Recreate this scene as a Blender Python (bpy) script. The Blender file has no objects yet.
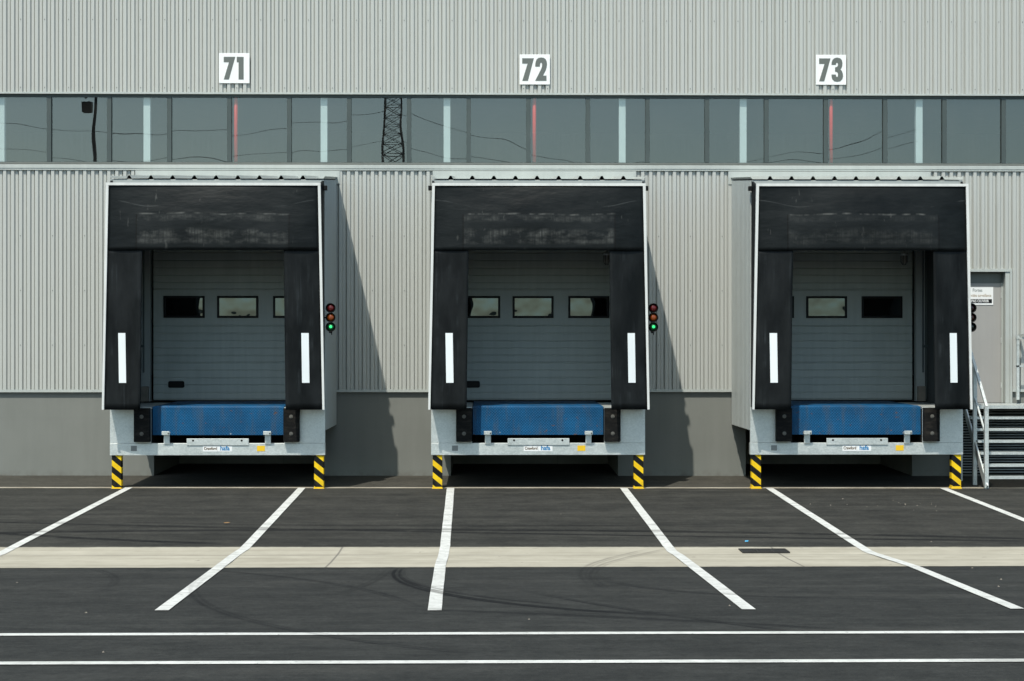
import bpy, math, random
from mathutils import Vector
random.seed(7)
R = math.radians
scn = bpy.context.scene
COL = scn.collection

# ------------------------------------------------------------------ materials
class NT:
    """small node-tree helper"""
    def __init__(s, name):
        s.m = bpy.data.materials.new(name); s.m.use_nodes = True
        s.t = s.m.node_tree; s.t.nodes.clear()
        s.out = s.t.nodes.new('ShaderNodeOutputMaterial')
    def n(s, kind, **kw):
        nd = s.t.nodes.new(kind)
        for k, v in kw.items():
            setattr(nd, k, v)
        return nd
    def link(s, a, b): s.t.links.new(a, b)
    def put(s, sock, v):
        if hasattr(v, 'is_linked') or isinstance(v, bpy.types.NodeSocket): s.link(v, sock)
        else: sock.default_value = v
    def math(s, op, a, b=0.0, clamp=False):
        nd = s.n('ShaderNodeMath', operation=op, use_clamp=clamp)
        s.put(nd.inputs[0], a); s.put(nd.inputs[1], b)
        return nd.outputs[0]
    def pos(s): return s.n('ShaderNodeNewGeometry').outputs['Position']
    def obj(s): return s.n('ShaderNodeTexCoord').outputs['Object']
    def map(s, vec, scale=(1, 1, 1), loc=(0, 0, 0)):
        nd = s.n('ShaderNodeMapping'); s.link(vec, nd.inputs['Vector'])
        nd.inputs['Scale'].default_value = scale; nd.inputs['Location'].default_value = loc
        return nd.outputs[0]
    def noise(s, vec, scale, detail=3.0, rough=0.55):
        nd = s.n('ShaderNodeTexNoise'); s.link(vec, nd.inputs['Vector'])
        nd.inputs['Scale'].default_value = scale; nd.inputs['Detail'].default_value = detail
        nd.inputs['Roughness'].default_value = rough
        return nd.outputs['Fac']
    def rng(s, v, a, b, c=0.0, d=1.0, smooth=False):
        nd = s.n('ShaderNodeMapRange')
        if smooth: nd.interpolation_type = 'SMOOTHSTEP'
        s.put(nd.inputs[0], v)
        for i, x in enumerate((a, b, c, d)): nd.inputs[i+1].default_value = x
        return nd.outputs[0]
    def mix(s, fac, a, b, blend='MIX'):
        nd = s.n('ShaderNodeMix', data_type='RGBA', blend_type=blend)
        s.put(nd.inputs[0], fac)
        for i, v in ((6, a), (7, b)):
            if isinstance(v, tuple) and len(v) == 3: v = (*v, 1)
            s.put(nd.inputs[i], v)
        return nd.outputs[2]
    def sep(s, vec):
        nd = s.n('ShaderNodeSeparateXYZ'); s.link(vec, nd.inputs[0]); return nd.outputs
    def bump(s, h, strength=0.3, dist=0.01):
        nd = s.n('ShaderNodeBump'); s.link(h, nd.inputs['Height'])
        nd.inputs['Strength'].default_value = strength; nd.inputs['Distance'].default_value = dist
        return nd.outputs[0]
    def pbr(s, col, rough=0.6, metal=0.0, spec=0.5, normal=None, emit=None, emits=0.0):
        b = s.n('ShaderNodeBsdfPrincipled')
        if isinstance(col, tuple): col = (*col, 1) if len(col) == 3 else col
        s.put(b.inputs['Base Color'], col); s.put(b.inputs['Roughness'], rough)
        s.put(b.inputs['Metallic'], metal); b.inputs['Specular IOR Level'].default_value = spec
        if normal is not None: s.link(normal, b.inputs['Normal'])
        if emit: b.inputs['Emission Color'].default_value = (*emit, 1); b.inputs['Emission Strength'].default_value = emits
        s.link(b.outputs[0], s.out.inputs[0])
        return s.m

def painted(name, col, rough=0.5, metal=0.0, spec=0.4, var=0.10, scale=2.5, streak=True, bump=0.0):
    t = NT(name); p = t.pos()
    n1 = t.noise(p, scale, 4); n2 = t.noise(t.map(p, (9, 9, 0.5)), 1.6, 4)
    f = t.math('ADD', t.math('MULTIPLY', n1, 0.5), t.math('MULTIPLY', n2, 0.5 if streak else 0.0))
    f = t.rng(f, 0.3, 0.7)
    dark = tuple(c*(1-var*1.6) for c in col); lite = tuple(min(1, c*(1+var)) for c in col)
    c = t.mix(f, dark, lite)
    nrm = t.bump(t.noise(p, 60, 3), bump, 0.003) if bump else None
    return t.pbr(c, t.rng(n1, 0.3, 0.7, rough-0.08, rough+0.08), metal, spec, nrm)

M = {}
CLAD = (0.475, 0.485, 0.455)
def mat_cladding():
    t = NT('silver_cladding'); p = t.pos(); xyz = t.sep(p)
    # sheet to sheet tone: one sheet is about a metre wide
    sheet = t.n('ShaderNodeTexWhiteNoise', noise_dimensions='1D')
    t.put(sheet.inputs['W'], t.math('FLOOR', t.math('DIVIDE', xyz[0], 1.064)))
    n1 = t.noise(p, 0.7, 4); n2 = t.noise(t.map(p, (14, 14, 0.35)), 1.0, 5)
    f = t.math('ADD', t.math('MULTIPLY', n1, 0.35), t.math('MULTIPLY', n2, 0.65))
    c = t.mix(t.rng(f, 0.32, 0.68), tuple(x*0.96 for x in CLAD), tuple(x*1.03 for x in CLAD))
    c = t.mix(t.rng(sheet.outputs[0], 0, 1, 0, 0.14), c, (0.47, 0.455, 0.435))
    lap = t.math('ABSOLUTE', t.math('SUBTRACT', t.math('FRACT', t.math('DIVIDE', xyz[0], 1.0512)), 0.5))
    c = t.mix(t.math('MULTIPLY', t.rng(lap, 0.003, 0.006, 1, 0), 0.35), c, (0.22, 0.22, 0.21))
    rain = t.rng(t.noise(t.map(p, (7, 1, 0.30)), 1.0, 5, 0.7), 0.58, 0.80)
    c = t.mix(t.math('MULTIPLY', rain, 0.30), c, (0.30, 0.30, 0.275))
    return t.pbr(c, 0.5, 0.10, 0.4)
M['clad'] = mat_cladding()
M['flash'] = painted('pale_flashing', (0.46, 0.485, 0.46), 0.45, 0.1, var=0.06)
M['panel'] = painted('grey_panel', (0.40, 0.425, 0.41), 0.45, 0.1, var=0.06)
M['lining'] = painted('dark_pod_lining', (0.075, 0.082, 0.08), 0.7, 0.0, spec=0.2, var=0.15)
M['panelin'] = painted('grey_inner_panel', (0.22, 0.23, 0.225), 0.6, 0.0, var=0.10)
M['frame'] = painted('dark_window_frame', (0.060, 0.078, 0.076), 0.5, 0.0, var=0.08)
M['sillframe'] = painted('sill_frame', (0.16, 0.17, 0.155), 0.45, 0.1, var=0.08)
M['dooredge'] = painted('door_grey', (0.45, 0.485, 0.455), 0.5, 0.0, var=0.07, scale=4)
M['steel_door'] = painted('service_door_grey', (0.345, 0.335, 0.32), 0.5, 0.0, var=0.03)
M['white'] = painted('white_enamel', (0.84, 0.84, 0.83), 0.45, 0.0, var=0.03)
M['edge'] = painted('white_edge', (0.68, 0.69, 0.67), 0.5, 0.0, var=0.10)
M['reflect'] = painted('white_reflector', (0.80, 0.84, 0.85), 0.4, 0.0, var=0.04)
M['digit'] = painted('grey_lettering', (0.125, 0.14, 0.13), 0.6, 0.0, var=0.04)
M['black'] = painted('black_plastic', (0.005, 0.0055, 0.006), 0.5, 0.0, spec=0.2, var=0.1)
M['blackrub'] = painted('black_rubber_side', (0.010, 0.012, 0.013), 0.7, 0.0, spec=0.15, var=0.3)
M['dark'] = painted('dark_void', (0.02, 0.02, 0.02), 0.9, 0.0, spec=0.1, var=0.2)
M['track'] = painted('white_track', (0.78, 0.80, 0.80), 0.5, 0.0, var=0.03)
M['red'] = painted('red_pipe_paint', (0.95, 0.030, 0.015), 0.45, 0.0, var=0.08)
M['concrete_block'] = painted('rough_concrete', (0.26, 0.23, 0.19), 0.85, 0.0, spec=0.2, var=0.2, scale=9, bump=0.3)
M['yellow'] = painted('yellow_sticker', (0.80, 0.50, 0.02), 0.5, 0.0, var=0.06)
M['orange_ink'] = painted('brown_ink', (0.30, 0.20, 0.09), 0.6, 0.0, var=0.02)
M['plate_ink'] = painted('dark_brown_ink', (0.11, 0.07, 0.03), 0.6, 0.0, var=0.02)
M['blue_ink'] = painted('blue_ink', (0.01, 0.19, 0.42), 0.6, 0.0, var=0.02)
M['green_ink'] = painted('grey_ink', (0.10, 0.13, 0.12), 0.6, 0.0, var=0.02)
M['leaf'] = painted('dry_leaf', (0.30, 0.17, 0.07), 0.8, 0.0, var=0.2)
M['scrap'] = painted('blue_scrap_plastic', (0.03, 0.32, 0.55), 0.5, 0.0, var=0.1)
M['lattice'] = painted('weathered_lattice_steel', (0.05, 0.05, 0.05), 0.7, 0.1, var=0.1)
M['wire'] = painted('dark_wire', (0.03, 0.03, 0.03), 0.6, 0.0, var=0.05)
M['bolt'] = painted('dull_bolt_steel', (0.13, 0.125, 0.11), 0.6, 0.3, var=0.25, scale=9)
M['iron'] = painted('cast_iron', (0.035, 0.034, 0.032), 0.7, 0.2, var=0.2, scale=8)

def mat_galv():
    t = NT('galvanised_steel'); p = t.pos()
    v = t.n('ShaderNodeTexVoronoi'); t.link(t.map(p, (1, 1, 1)), v.inputs['Vector']); v.inputs['Scale'].default_value = 55
    sp = t.sep(v.outputs['Color'])[0]
    n1 = t.noise(p, 3.2, 5, 0.6); n2 = t.noise(t.map(p, (3, 3, 12)), 2.2, 4)
    f = t.math('ADD', t.math('MULTIPLY', sp, 0.22), t.math('ADD', t.math('MULTIPLY', n1, 0.55), t.math('MULTIPLY', n2, 0.25)))
    c = t.mix(t.rng(f, 0.3, 0.72), (0.52, 0.55, 0.53), (0.72, 0.745, 0.72))
    sc = t.rng(t.noise(t.map(p, (1, 1, 1), (4, 2, 1)), 7, 6, 0.7), 0.62, 0.74)
    c = t.mix(t.math('MULTIPLY', sc, 0.5), c, (0.25, 0.25, 0.24))
    return t.pbr(c, t.rng(sp, 0, 1, 0.42, 0.60), 0.62, 0.5)
M['galv'] = mat_galv()

def mat_plinth():
    t = NT('grey_painted_concrete'); p = t.pos(); z = t.sep(p)[2]
    n1 = t.noise(p, 1.1, 5); n2 = t.noise(t.map(p, (5, 5, 0.6)), 1.2, 4)
    f = t.math('ADD', t.math('MULTIPLY', n1, 0.6), t.math('MULTIPLY', n2, 0.4))
    c = t.mix(t.rng(f, 0.3, 0.7), (0.178, 0.185, 0.168), (0.212, 0.218, 0.200))
    splash = t.math('MULTIPLY', t.rng(z, 0.02, 0.16, 1, 0), t.rng(t.noise(p, 7, 4), 0.4, 0.65))
    c = t.mix(t.math('MULTIPLY', splash, 0.6), c, (0.12, 0.11, 0.095))
    run = t.math('MULTIPLY', t.rng(t.noise(t.map(p, (8, 1, 0.4)), 1.0, 5, 0.7), 0.58, 0.76), t.rng(z, 0.3, 1.4))
    c = t.mix(t.math('MULTIPLY', run, 0.28), c, (0.13, 0.13, 0.115))
    pj = t.math('ABSOLUTE', t.math('SUBTRACT', t.math('FRACT', t.math('DIVIDE', t.math('ADD', t.sep(p)[0], 1.2), 4.89)), 0.5))
    c = t.mix(t.math('MULTIPLY', t.rng(pj, 0.0008, 0.0016, 1, 0), 0.5), c, (0.10, 0.10, 0.09))
    return t.pbr(c, 0.8, 0, 0.25, t.bump(t.noise(p, 30, 4), 0.15, 0.004))
M['plinth'] = mat_plinth()

def mat_stripes():
    t = NT('hazard_stripes'); o = t.sep(t.obj()); p = t.pos()
    u = t.math('FRACT', t.math('DIVIDE', t.math('ADD', o[2], t.math('MULTIPLY', o[0], 0.82)), 0.193))
    m = t.math('LESS_THAN', u, 0.47)
    foot = t.math('LESS_THAN', o[2], 0.028)
    m = t.math('MAXIMUM', m, foot)
    y = t.mix(t.rng(t.noise(p, 9, 5), 0.35, 0.7), (0.76, 0.47, 0.010), (0.90, 0.61, 0.015))
    c = t.mix(m, (0.007, 0.007, 0.007), y)
    dirt = t.math('MULTIPLY', t.rng(o[2], 0.0, 0.18, 1, 0), t.rng(t.noise(p, 14, 5), 0.45, 0.7))
    c = t.mix(t.math('MULTIPLY', dirt, 0.4), c, (0.09, 0.075, 0.055))
    return t.pbr(c, 0.5, 0, 0.2)
M['stripes'] = mat_stripes()

def mat_head():
    """black fabric with pale horizontal scuffs where lorry roofs rub it"""
    t = NT('black_curtain_head'); p = t.pos(); o = t.sep(t.obj()); xyz = t.sep(p)
    ox = t.math('ABSOLUTE', o[0])
    infl = t.rng(ox, 1.10, 1.16, 1, 0)
    def band(z0, w):
        zz = t.math('ADD', o[2], t.math('MULTIPLY', t.math('SUBTRACT', t.noise(t.map(p, (1.2, 0, 0)), 1.0, 2), 0.5), 0.10))
        return t.rng(t.math('ABSOLUTE', t.math('SUBTRACT', zz, z0)), w*0.3, w, 1, 0)
    pat = t.rng(t.noise(t.map(p, (3.0, 1, 5)), 1.5, 5, 0.65), 0.42, 0.66)
    vert = t.rng(t.noise(t.map(p, (60, 1, 2.0)), 1.0, 5, 0.7), 0.36, 0.62)
    b = t.math('MAXIMUM', t.math('MULTIPLY', band(4.10, 0.06), 0.60), t.math('MULTIPLY', band(3.87, 0.09), 0.95))
    b = t.math('MAXIMUM', b, t.math('MULTIPLY', band(3.76, 0.06), 0.8))
    b = t.math('MULTIPLY', t.math('MULTIPLY', b, infl), t.math('MULTIPLY', pat, t.rng(vert, 0, 1, 0.25, 1)))
    thin = t.math('MULTIPLY', band(4.165, 0.018), t.math('MULTIPLY', infl, t.rng(t.noise(t.map(p, (2, 0, 0)), 2.2, 3), 0.45, 0.6)))
    marks = t.rng(t.noise(t.map(p, (16, 1, 4.5)), 1.0, 3, 0.5), 0.69, 0.76)
    b = t.math('MULTIPLY', b, t.rng(xyz[0], 3.0, 3.6, 1.0, 0.42))
    wear = t.math('MAXIMUM', b, t.math('MAXIMUM', t.math('MULTIPLY', thin, 0.7), t.math('MULTIPLY', marks, 0.45)))
    dust = t.rng(t.noise(p, 1.4, 5, 0.6), 0.35, 0.75)
    c = t.mix(dust, (0.0035, 0.0048, 0.0052), (0.0105, 0.0135, 0.0145))
    c = t.mix(t.math('MULTIPLY', wear, 0.85), c, (0.115, 0.117, 0.110))
    seam = t.math('MULTIPLY', t.rng(t.math('ABSOLUTE', t.math('SUBTRACT', ox, 1.142)), 0.006, 0.014, 1, 0), t.rng(o[2], 4.17, 4.15, 0, 1))
    c = t.mix(t.math('MULTIPLY', seam, 0.9), c, (0.003, 0.003, 0.003))
    pad = t.math('MULTIPLY', infl, t.rng(o[2], 4.17, 4.155, 0, 1))
    c = t.mix(t.math('MULTIPLY', pad, 0.16), c, (0.026, 0.029, 0.030))
    foldm = t.rng(t.math('ABSOLUTE', t.math('SUBTRACT', o[2], t.math('ADD', 4.33, t.math('MULTIPLY', t.math('SINE', t.math('MULTIPLY', ox, 5.0)), 0.05)))), 0.0, 0.012, 1, 0)
    c = t.mix(t.math('MULTIPLY', foldm, t.math('MULTIPLY', t.rng(ox, 0.75, 0.95), t.rng(t.noise(p, 3, 3), 0.4, 0.6, 0, 0.5))), c, (0.07, 0.075, 0.075))
    h = t.noise(t.map(p, (1.5, 1, 4)), 1.2, 3)
    return t.pbr(c, t.rng(dust, 0, 1, 0.42, 0.6), 0, 0.16, t.bump(h, 0.5, 0.03))
M['head'] = mat_head()

def mat_curtain():
    t = NT('black_curtain_side'); p = t.pos()
    st = t.rng(t.noise(t.map(p, (17, 1, 0.8)), 1.0, 5, 0.65), 0.54, 0.78)
    br = t.rng(t.noise(t.map(p, (1.5, 1, 3)), 1.3, 3), 0.42, 0.62)
    dust = t.rng(t.noise(t.map(p, (2.5, 1, 0.9)), 1.2, 5, 0.6), 0.38, 0.66)
    c = t.mix(dust, (0.0030, 0.0040, 0.0045), (0.0120, 0.0140, 0.0150))
    c = t.mix(t.math('MULTIPLY', t.math('MULTIPLY', st, br), 0.55), c, (0.050, 0.060, 0.065))
    h = t.noise(t.map(p, (4, 1, 1.0)), 1.0, 3)
    return t.pbr(c, 0.5, 0, 0.16, t.bump(h, 0.4, 0.025))
M['curtain'] = mat_curtain()

def mat_lip():
    t = NT('blue_tread_plate'); p = t.pos(); o = t.sep(t.obj())
    k = 2*math.pi/0.085
    zz = t.math('ADD', o[2], o[1])
    s = t.math('MULTIPLY', t.math('SINE', t.math('MULTIPLY', t.math('ADD', o[0], zz), k)), t.math('SINE', t.math('MULTIPLY', t.math('SUBTRACT', o[0], zz), k)))
    lug = t.rng(t.math('ABSOLUTE', s), 0.45, 0.8)
    big = t.noise(p, 2.3, 5, 0.65)
    c = t.mix(t.rng(big, 0.35, 0.68), (0.003, 0.060, 0.152), (0.005, 0.092, 0.225))
    vs = t.rng(t.noise(t.map(p, (6, 1, 1.0)), 1.0, 5, 0.7), 0.50, 0.72)
    c = t.mix(t.math('MULTIPLY', lug, t.rng(vs, 0, 1, 0.30, 0.75)), c, (0.030, 0.080, 0.115))
    c = t.mix(t.math('MULTIPLY', vs, 0.50), c, (0.080, 0.080, 0.078))
    chip = t.rng(t.noise(t.map(p, (5, 5, 9)), 1.7, 5, 0.7), 0.63, 0.665)
    c = t.mix(t.math('MULTIPLY', chip, 0.9), c, (0.12, 0.065, 0.04))
    wchip = t.rng(t.noise(t.map(p, (5, 5, 7), (3, 9, 5)), 2.6, 5, 0.7), 0.71, 0.74)
    c = t.mix(wchip, c, (0.38, 0.42, 0.45))
    return t.pbr(c, 0.5, 0.0, 0.2, t.bump(lug, 0.8, 0.006))
M['lip'] = mat_lip()

def mat_bumper():
    t = NT('worn_rubber_bumper'); p = t.pos()
    sc = t.rng(t.noise(t.map(p, (5, 1, 18)), 1.0, 5, 0.7), 0.48, 0.74)
    c = t.mix(t.math('MULTIPLY', sc, 0.55), (0.006, 0.006, 0.006), (0.050, 0.043, 0.036))
    return t.pbr(c, 0.75, 0, 0.15, t.bump(t.noise(t.map(p, (3, 1, 12)), 3, 5), 0.5, 0.008))
M['bumper'] = mat_bumper()

def circle3(a, b, c):
    ax, ay = a; bx, by = b; cx, cy = c
    d = 2*(ax*(by-cy)+bx*(cy-ay)+cx*(ay-by))
    ux = ((ax*ax+ay*ay)*(by-cy)+(bx*bx+by*by)*(cy-ay)+(cx*cx+cy*cy)*(ay-by))/d
    uy = ((ax*ax+ay*ay)*(cx-bx)+(bx*bx+by*by)*(ax-cx)+(cx*cx+cy*cy)*(bx-ax))/d
    return ux, uy, math.hypot(ax-ux, ay-uy)

def tyre_marks(t, p):
    """rubber arcs left by turning lorries: (three points, half width, x range, y range, strength)"""
    xyz = t.sep(p)
    tot = None
    br = t.rng(t.noise(p, 5, 4, 0.6), 0.22, 0.5)
    arcs = [(((-0.917, -10.65), (-0.80, -11.75), (0.20, -13.40)), 0.045, (-1.2, 2.4), (-14.2, -10.4), 0.9),
            (((-0.86, -10.60), (-0.74, -11.65), (0.28, -13.20)), 0.03, (-1.2, 1.0), (-13.6, -10.4), 0.5),
            (((-0.989, -10.45), (-1.035, -11.3), (-1.20, -12.3)), 0.04, (-1.6, -0.8), (-12.6, -10.42), 0.4),
            (((-2.9, -10.6), (-1.50, -11.8), (-0.60, -13.5)), 0.04, (-3.0, -0.4), (-13.8, -10.4), 0.35),
            (((0.924, -11.6), (1.06, -10.2), (1.709, -8.764)), 0.04, (0.6, 2.0), (-12.0, -8.4), 0.28),
            (((1.02, -11.9), (1.16, -10.3), (1.95, -8.7)), 0.04, (0.6, 2.4), (-12.4, -8.4), 0.24),
            (((1.06, -10.7), (1.15, -11.7), (1.80, -12.6)), 0.05, (0.9, 3.2), (-13.4, -10.4), 0.38),
            (((0.40, -12.6), (1.10, -13.7), (2.10, -14.9)), 0.04, (0.2, 2.6), (-15.2, -12.2), 0.4),
            (((-0.4, -13.8), (0.85, -14.2), (2.2, -14.75)), 0.05, (-0.8, 2.8), (-15.6, -13.4), 0.4),
            (((-9.0, -5.2), (-5.0, -7.6), (0.0, -8.35)), 0.06, (-12, -3.0), (-8.45, -4), 0.85),
            (((-6.0, -6.2), (0.0, -7.2), (6.0, -7.9)), 0.05, (-7, 12), (-8.45, -4), 0.6),
            (((-8.0, -7.5), (-1.0, -6.9), (8.0, -8.1)), 0.07, (-9, 12), (-8.45, -4), 0.6),
            (((-5.0, -6.1), (-1.5, -6.5), (2.5, -6.4)), 0.05, (-5, 3), (-7.4, -5), 0.35),
            (((-2.75, -11.6), (-2.2, -13.8), (-0.4, -15.9)), 0.045, (-3.0, 0.2), (-16.3, -11.0), 0.3),
            (((-4.0, -10.5), (-3.6, -11.3), (-3.5, -12.4)), 0.04, (-4.4, -3.2), (-12.6, -10.4), 0.25)]
    for pts, w, xr, yr, st in arcs:
        cx, cy, r = circle3(*pts)
        d = t.math('SUBTRACT', t.math('SQRT', t.math('ADD', t.math('POWER', t.math('SUBTRACT', xyz[0], cx), 2.0), t.math('POWER', t.math('SUBTRACT', xyz[1], cy), 2.0))), r)
        grv = t.rng(t.math('SINE', t.math('MULTIPLY', d, 95.0)), -0.8, 0.6, 0.35, 1.0)
        m = t.math('MULTIPLY', t.rng(t.math('ABSOLUTE', d), w*0.8, w*1.6, st, 0), grv)
        for c_, (lo, hi), e in ((xyz[0], xr, 0.5), (xyz[1], yr, 0.3)):
            m = t.math('MULTIPLY', m, t.rng(c_, lo, lo+e)); m = t.math('MULTIPLY', m, t.rng(c_, hi-e, hi, 1, 0))
        tot = m if tot is None else t.math('MAXIMUM', tot, m)
    return t.math('MULTIPLY', t.math('MULTIPLY', tot, br), 2.1, True)

def mat_asphalt():
    t = NT('asphalt'); p = t.pos(); xyz = t.sep(p)
    fine = t.noise(p, 55, 3, 0.7); mid = t.noise(p, 2.2, 5, 0.6)
    strk = t.noise(t.map(p, (0.22, 2.6, 1)), 1.0, 5, 0.65)
    f = t.math('ADD', t.math('MULTIPLY', mid, 0.45), t.math('MULTIPLY', strk, 0.55))
    near = t.mix(t.rng(f, 0.40, 0.60), (0.0212, 0.0220, 0.0205), (0.0350, 0.0358, 0.0332))
    far = t.mix(t.rng(f, 0.40, 0.60), (0.0232, 0.0230, 0.0204), (0.0445, 0.0435, 0.0380))
    apr = t.mix(t.rng(f, 0.3, 0.7), (0.038, 0.036, 0.030), (0.072, 0.067, 0.056))
    c = t.mix(t.math('GREATER_THAN', xyz[1], -9.4), near, far)
    c = t.mix(t.math('GREATER_THAN', xyz[1], -1.92), c, apr)
    g1 = t.noise(t.map(p, (2.2, 7, 3)), 1.6, 5, 0.8)
    c = t.mix(t.rng(g1, 0.25, 0.75), t.mix(1.0, c, (0.68, 0.68, 0.68), 'MULTIPLY'), t.mix(1.0, c, (1.32, 1.32, 1.32), 'MULTIPLY'))
    g2 = t.noise(p, 15, 4, 0.8)
    c = t.mix(t.rng(g2, 0.28, 0.72), t.mix(1.0, c, (0.70, 0.70, 0.70), 'MULTIPLY'), t.mix(1.0, c, (1.32, 1.32, 1.30), 'MULTIPLY'))
    # sweep of paler grit in the apron and along the drain
    c = t.mix(t.math('MULTIPLY', t.rng(strk, 0.56, 0.74), 0.35), c, (0.056, 0.053, 0.046))
    c = t.mix(t.rng(fine, 0.25, 0.75), t.mix(1.0, c, (0.72, 0.72, 0.72), 'MULTIPLY'), t.mix(1.0, c, (1.26, 1.26, 1.26), 'MULTIPLY'))
    oil = t.rng(t.noise(p, 1.1, 5, 0.6), 0.62, 0.74)
    c = t.mix(t.math('MULTIPLY', oil, 0.45), c, (0.016, 0.016, 0.016))
    spk = t.rng(t.noise(p, 21, 2, 0.5), 0.80, 0.83)
    c = t.mix(t.math('MULTIPLY', spk, 0.55), c, (0.2, 0.18, 0.15))
    c = t.mix(tyre_marks(t, p), c, (0.0045, 0.0048, 0.005))
    return t.pbr(c, 0.86, 0, 0.22, t.bump(t.noise(p, 90, 3), 0.5, 0.004))
M['asphalt'] = mat_asphalt()

def mat_concrete_strip():
    t = NT('drain_concrete'); p = t.pos(); xyz = t.sep(p)
    st = t.noise(t.map(p, (0.35, 5, 1)), 1.0, 6, 0.7); n = t.noise(p, 3, 5, 0.65)
    f = t.math('ADD', t.math('MULTIPLY', st, 0.6), t.math('MULTIPLY', n, 0.4))
    c = t.mix(t.rng(f, 0.32, 0.68), (0.300, 0.274, 0.215), (0.480, 0.445, 0.360))
    ln = t.rng(t.math('ABSOLUTE', t.math('SUBTRACT', xyz[1], -9.12)), 0.012, 0.05, 1, 0)
    c = t.mix(t.math('MULTIPLY', ln, t.rng(t.noise(t.map(p, (0.8, 1, 1)), 1, 4), 0.35, 0.65, 0.1, 0.6)), c, (0.14, 0.13, 0.115))
    jt = t.math('ABSOLUTE', t.math('SUBTRACT', t.math('FRACT', t.math('DIVIDE', t.math('ADD', xyz[0], 4.11), 4.9)), 0.5))
    c = t.mix(t.math('MULTIPLY', t.rng(jt, 0.0015, 0.003, 1, 0), 0.7), c, (0.12, 0.11, 0.10))
    edge = t.math('MULTIPLY', t.rng(t.math('ABSOLUTE', t.math('SUBTRACT', xyz[1], -9.43)), 0.90, 0.985), t.rng(t.noise(p, 4, 5, 0.7), 0.38, 0.62))
    c = t.mix(t.math('MULTIPLY', edge, 0.75), c, (0.10, 0.095, 0.085))
    sp = t.rng(t.noise(p, 6, 4, 0.6), 0.68, 0.74)
    c = t.mix(t.math('MULTIPLY', sp, 0.6), c, (0.10, 0.09, 0.08))
    c = t.mix(t.math('MULTIPLY', tyre_marks(t, p), 0.75), c, (0.09, 0.085, 0.075))
    return t.pbr(c, 0.85, 0, 0.25, t.bump(n, 0.3, 0.01))
M['drain'] = mat_concrete_strip()

def mat_joint():
    t = NT('pale_joint_concrete'); p = t.pos()
    n = t.noise(t.map(p, (1.2, 6, 1)), 1.5, 5, 0.7)
    c = t.mix(t.rng(n, 0.35, 0.65), (0.20, 0.175, 0.135), (0.44, 0.40, 0.33))
    return t.pbr(c, 0.9, 0, 0.2)
M['joint'] = mat_joint()

def mat_line():
    t = NT('white_road_paint'); p = t.pos()
    n = t.noise(p, 8, 6, 0.7); st = t.noise(t.map(p, (0.8, 4, 1)), 1.3, 4, 0.6)
    c = t.mix(t.rng(n, 0.35, 0.65), (0.50, 0.50, 0.47), (0.68, 0.68, 0.645))
    c = t.mix(t.math('MULTIPLY', t.rng(st, 0.54, 0.72), 0.5), c, (0.26, 0.255, 0.235))
    c = t.mix(t.math('MULTIPLY', t.rng(t.noise(p, 18, 5, 0.75), 0.60, 0.68), 0.8), c, (0.09, 0.09, 0.085))
    c = t.mix(t.math('MULTIPLY', tyre_marks(t, p), 0.7), c, (0.12, 0.115, 0.105))
    return t.pbr(c, 0.7, 0, 0.3)
M['line'] = mat_line()

def mat_glass(name, refl, tint, wob, scale, rough=0.02, gcol=(0.97, 0.95, 0.86)):
    t = NT(name); p = t.pos()
    tr = t.n('ShaderNodeBsdfTransparent'); tr.inputs[0].default_value = (*tint, 1)
    gl = t.n('ShaderNodeBsdfGlossy'); gl.inputs['Roughness'].default_value = rough
    gl.inputs['Color'].default_value = (*gcol, 1)
    bn = t.n('ShaderNodeBump'); bn.inputs['Strength'].default_value = 1.0; bn.inputs['Distance'].default_value = wob
    # every pane is bowed its own way
    rnd = t.n('ShaderNodeObjectInfo').outputs['Random']
    off = t.n('ShaderNodeCombineXYZ'); t.put(off.inputs[2], t.math('MULTIPLY', rnd, 7.0))
    vv = t.n('ShaderNodeVectorMath', operation='ADD'); t.link(p, vv.inputs[0]); t.link(off.outputs[0], vv.inputs[1])
    t.link(t.noise(vv.outputs[0], scale, 0.6, 0.4), bn.inputs['Height'])
    t.link(bn.outputs[0], gl.inputs['Normal'])
    df = t.n('ShaderNodeBsdfDiffuse'); df.inputs[0].default_value = (0.30, 0.30, 0.28, 1)
    mx = t.n('ShaderNodeMixShader'); mx.inputs[0].default_value = refl
    t.link(tr.outputs[0], mx.inputs[1]); t.link(gl.outputs[0], mx.inputs[2])
    m2 = t.n('ShaderNodeMixShader')
    t.put(m2.inputs[0], t.rng(t.noise(t.map(p, (2, 2, 0.8)), 2.0, 4), 0.35, 0.75, 0.015, 0.05))
    t.link(mx.outputs[0], m2.inputs[1]); t.link(df.outputs[0], m2.inputs[2])
    t.link(m2.outputs[0], t.out.inputs[0])
    return t.m
M['glass'] = mat_glass('ribbon_glass', 0.162, (0.72, 0.79, 0.78), 0.0034, 0.85, 0.0)
M['dglass'] = mat_glass('door_window_glass', 0.115, (0.05, 0.05, 0.05), 0.005, 4.0, 0.0, (0.74, 0.92, 1.0))

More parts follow.
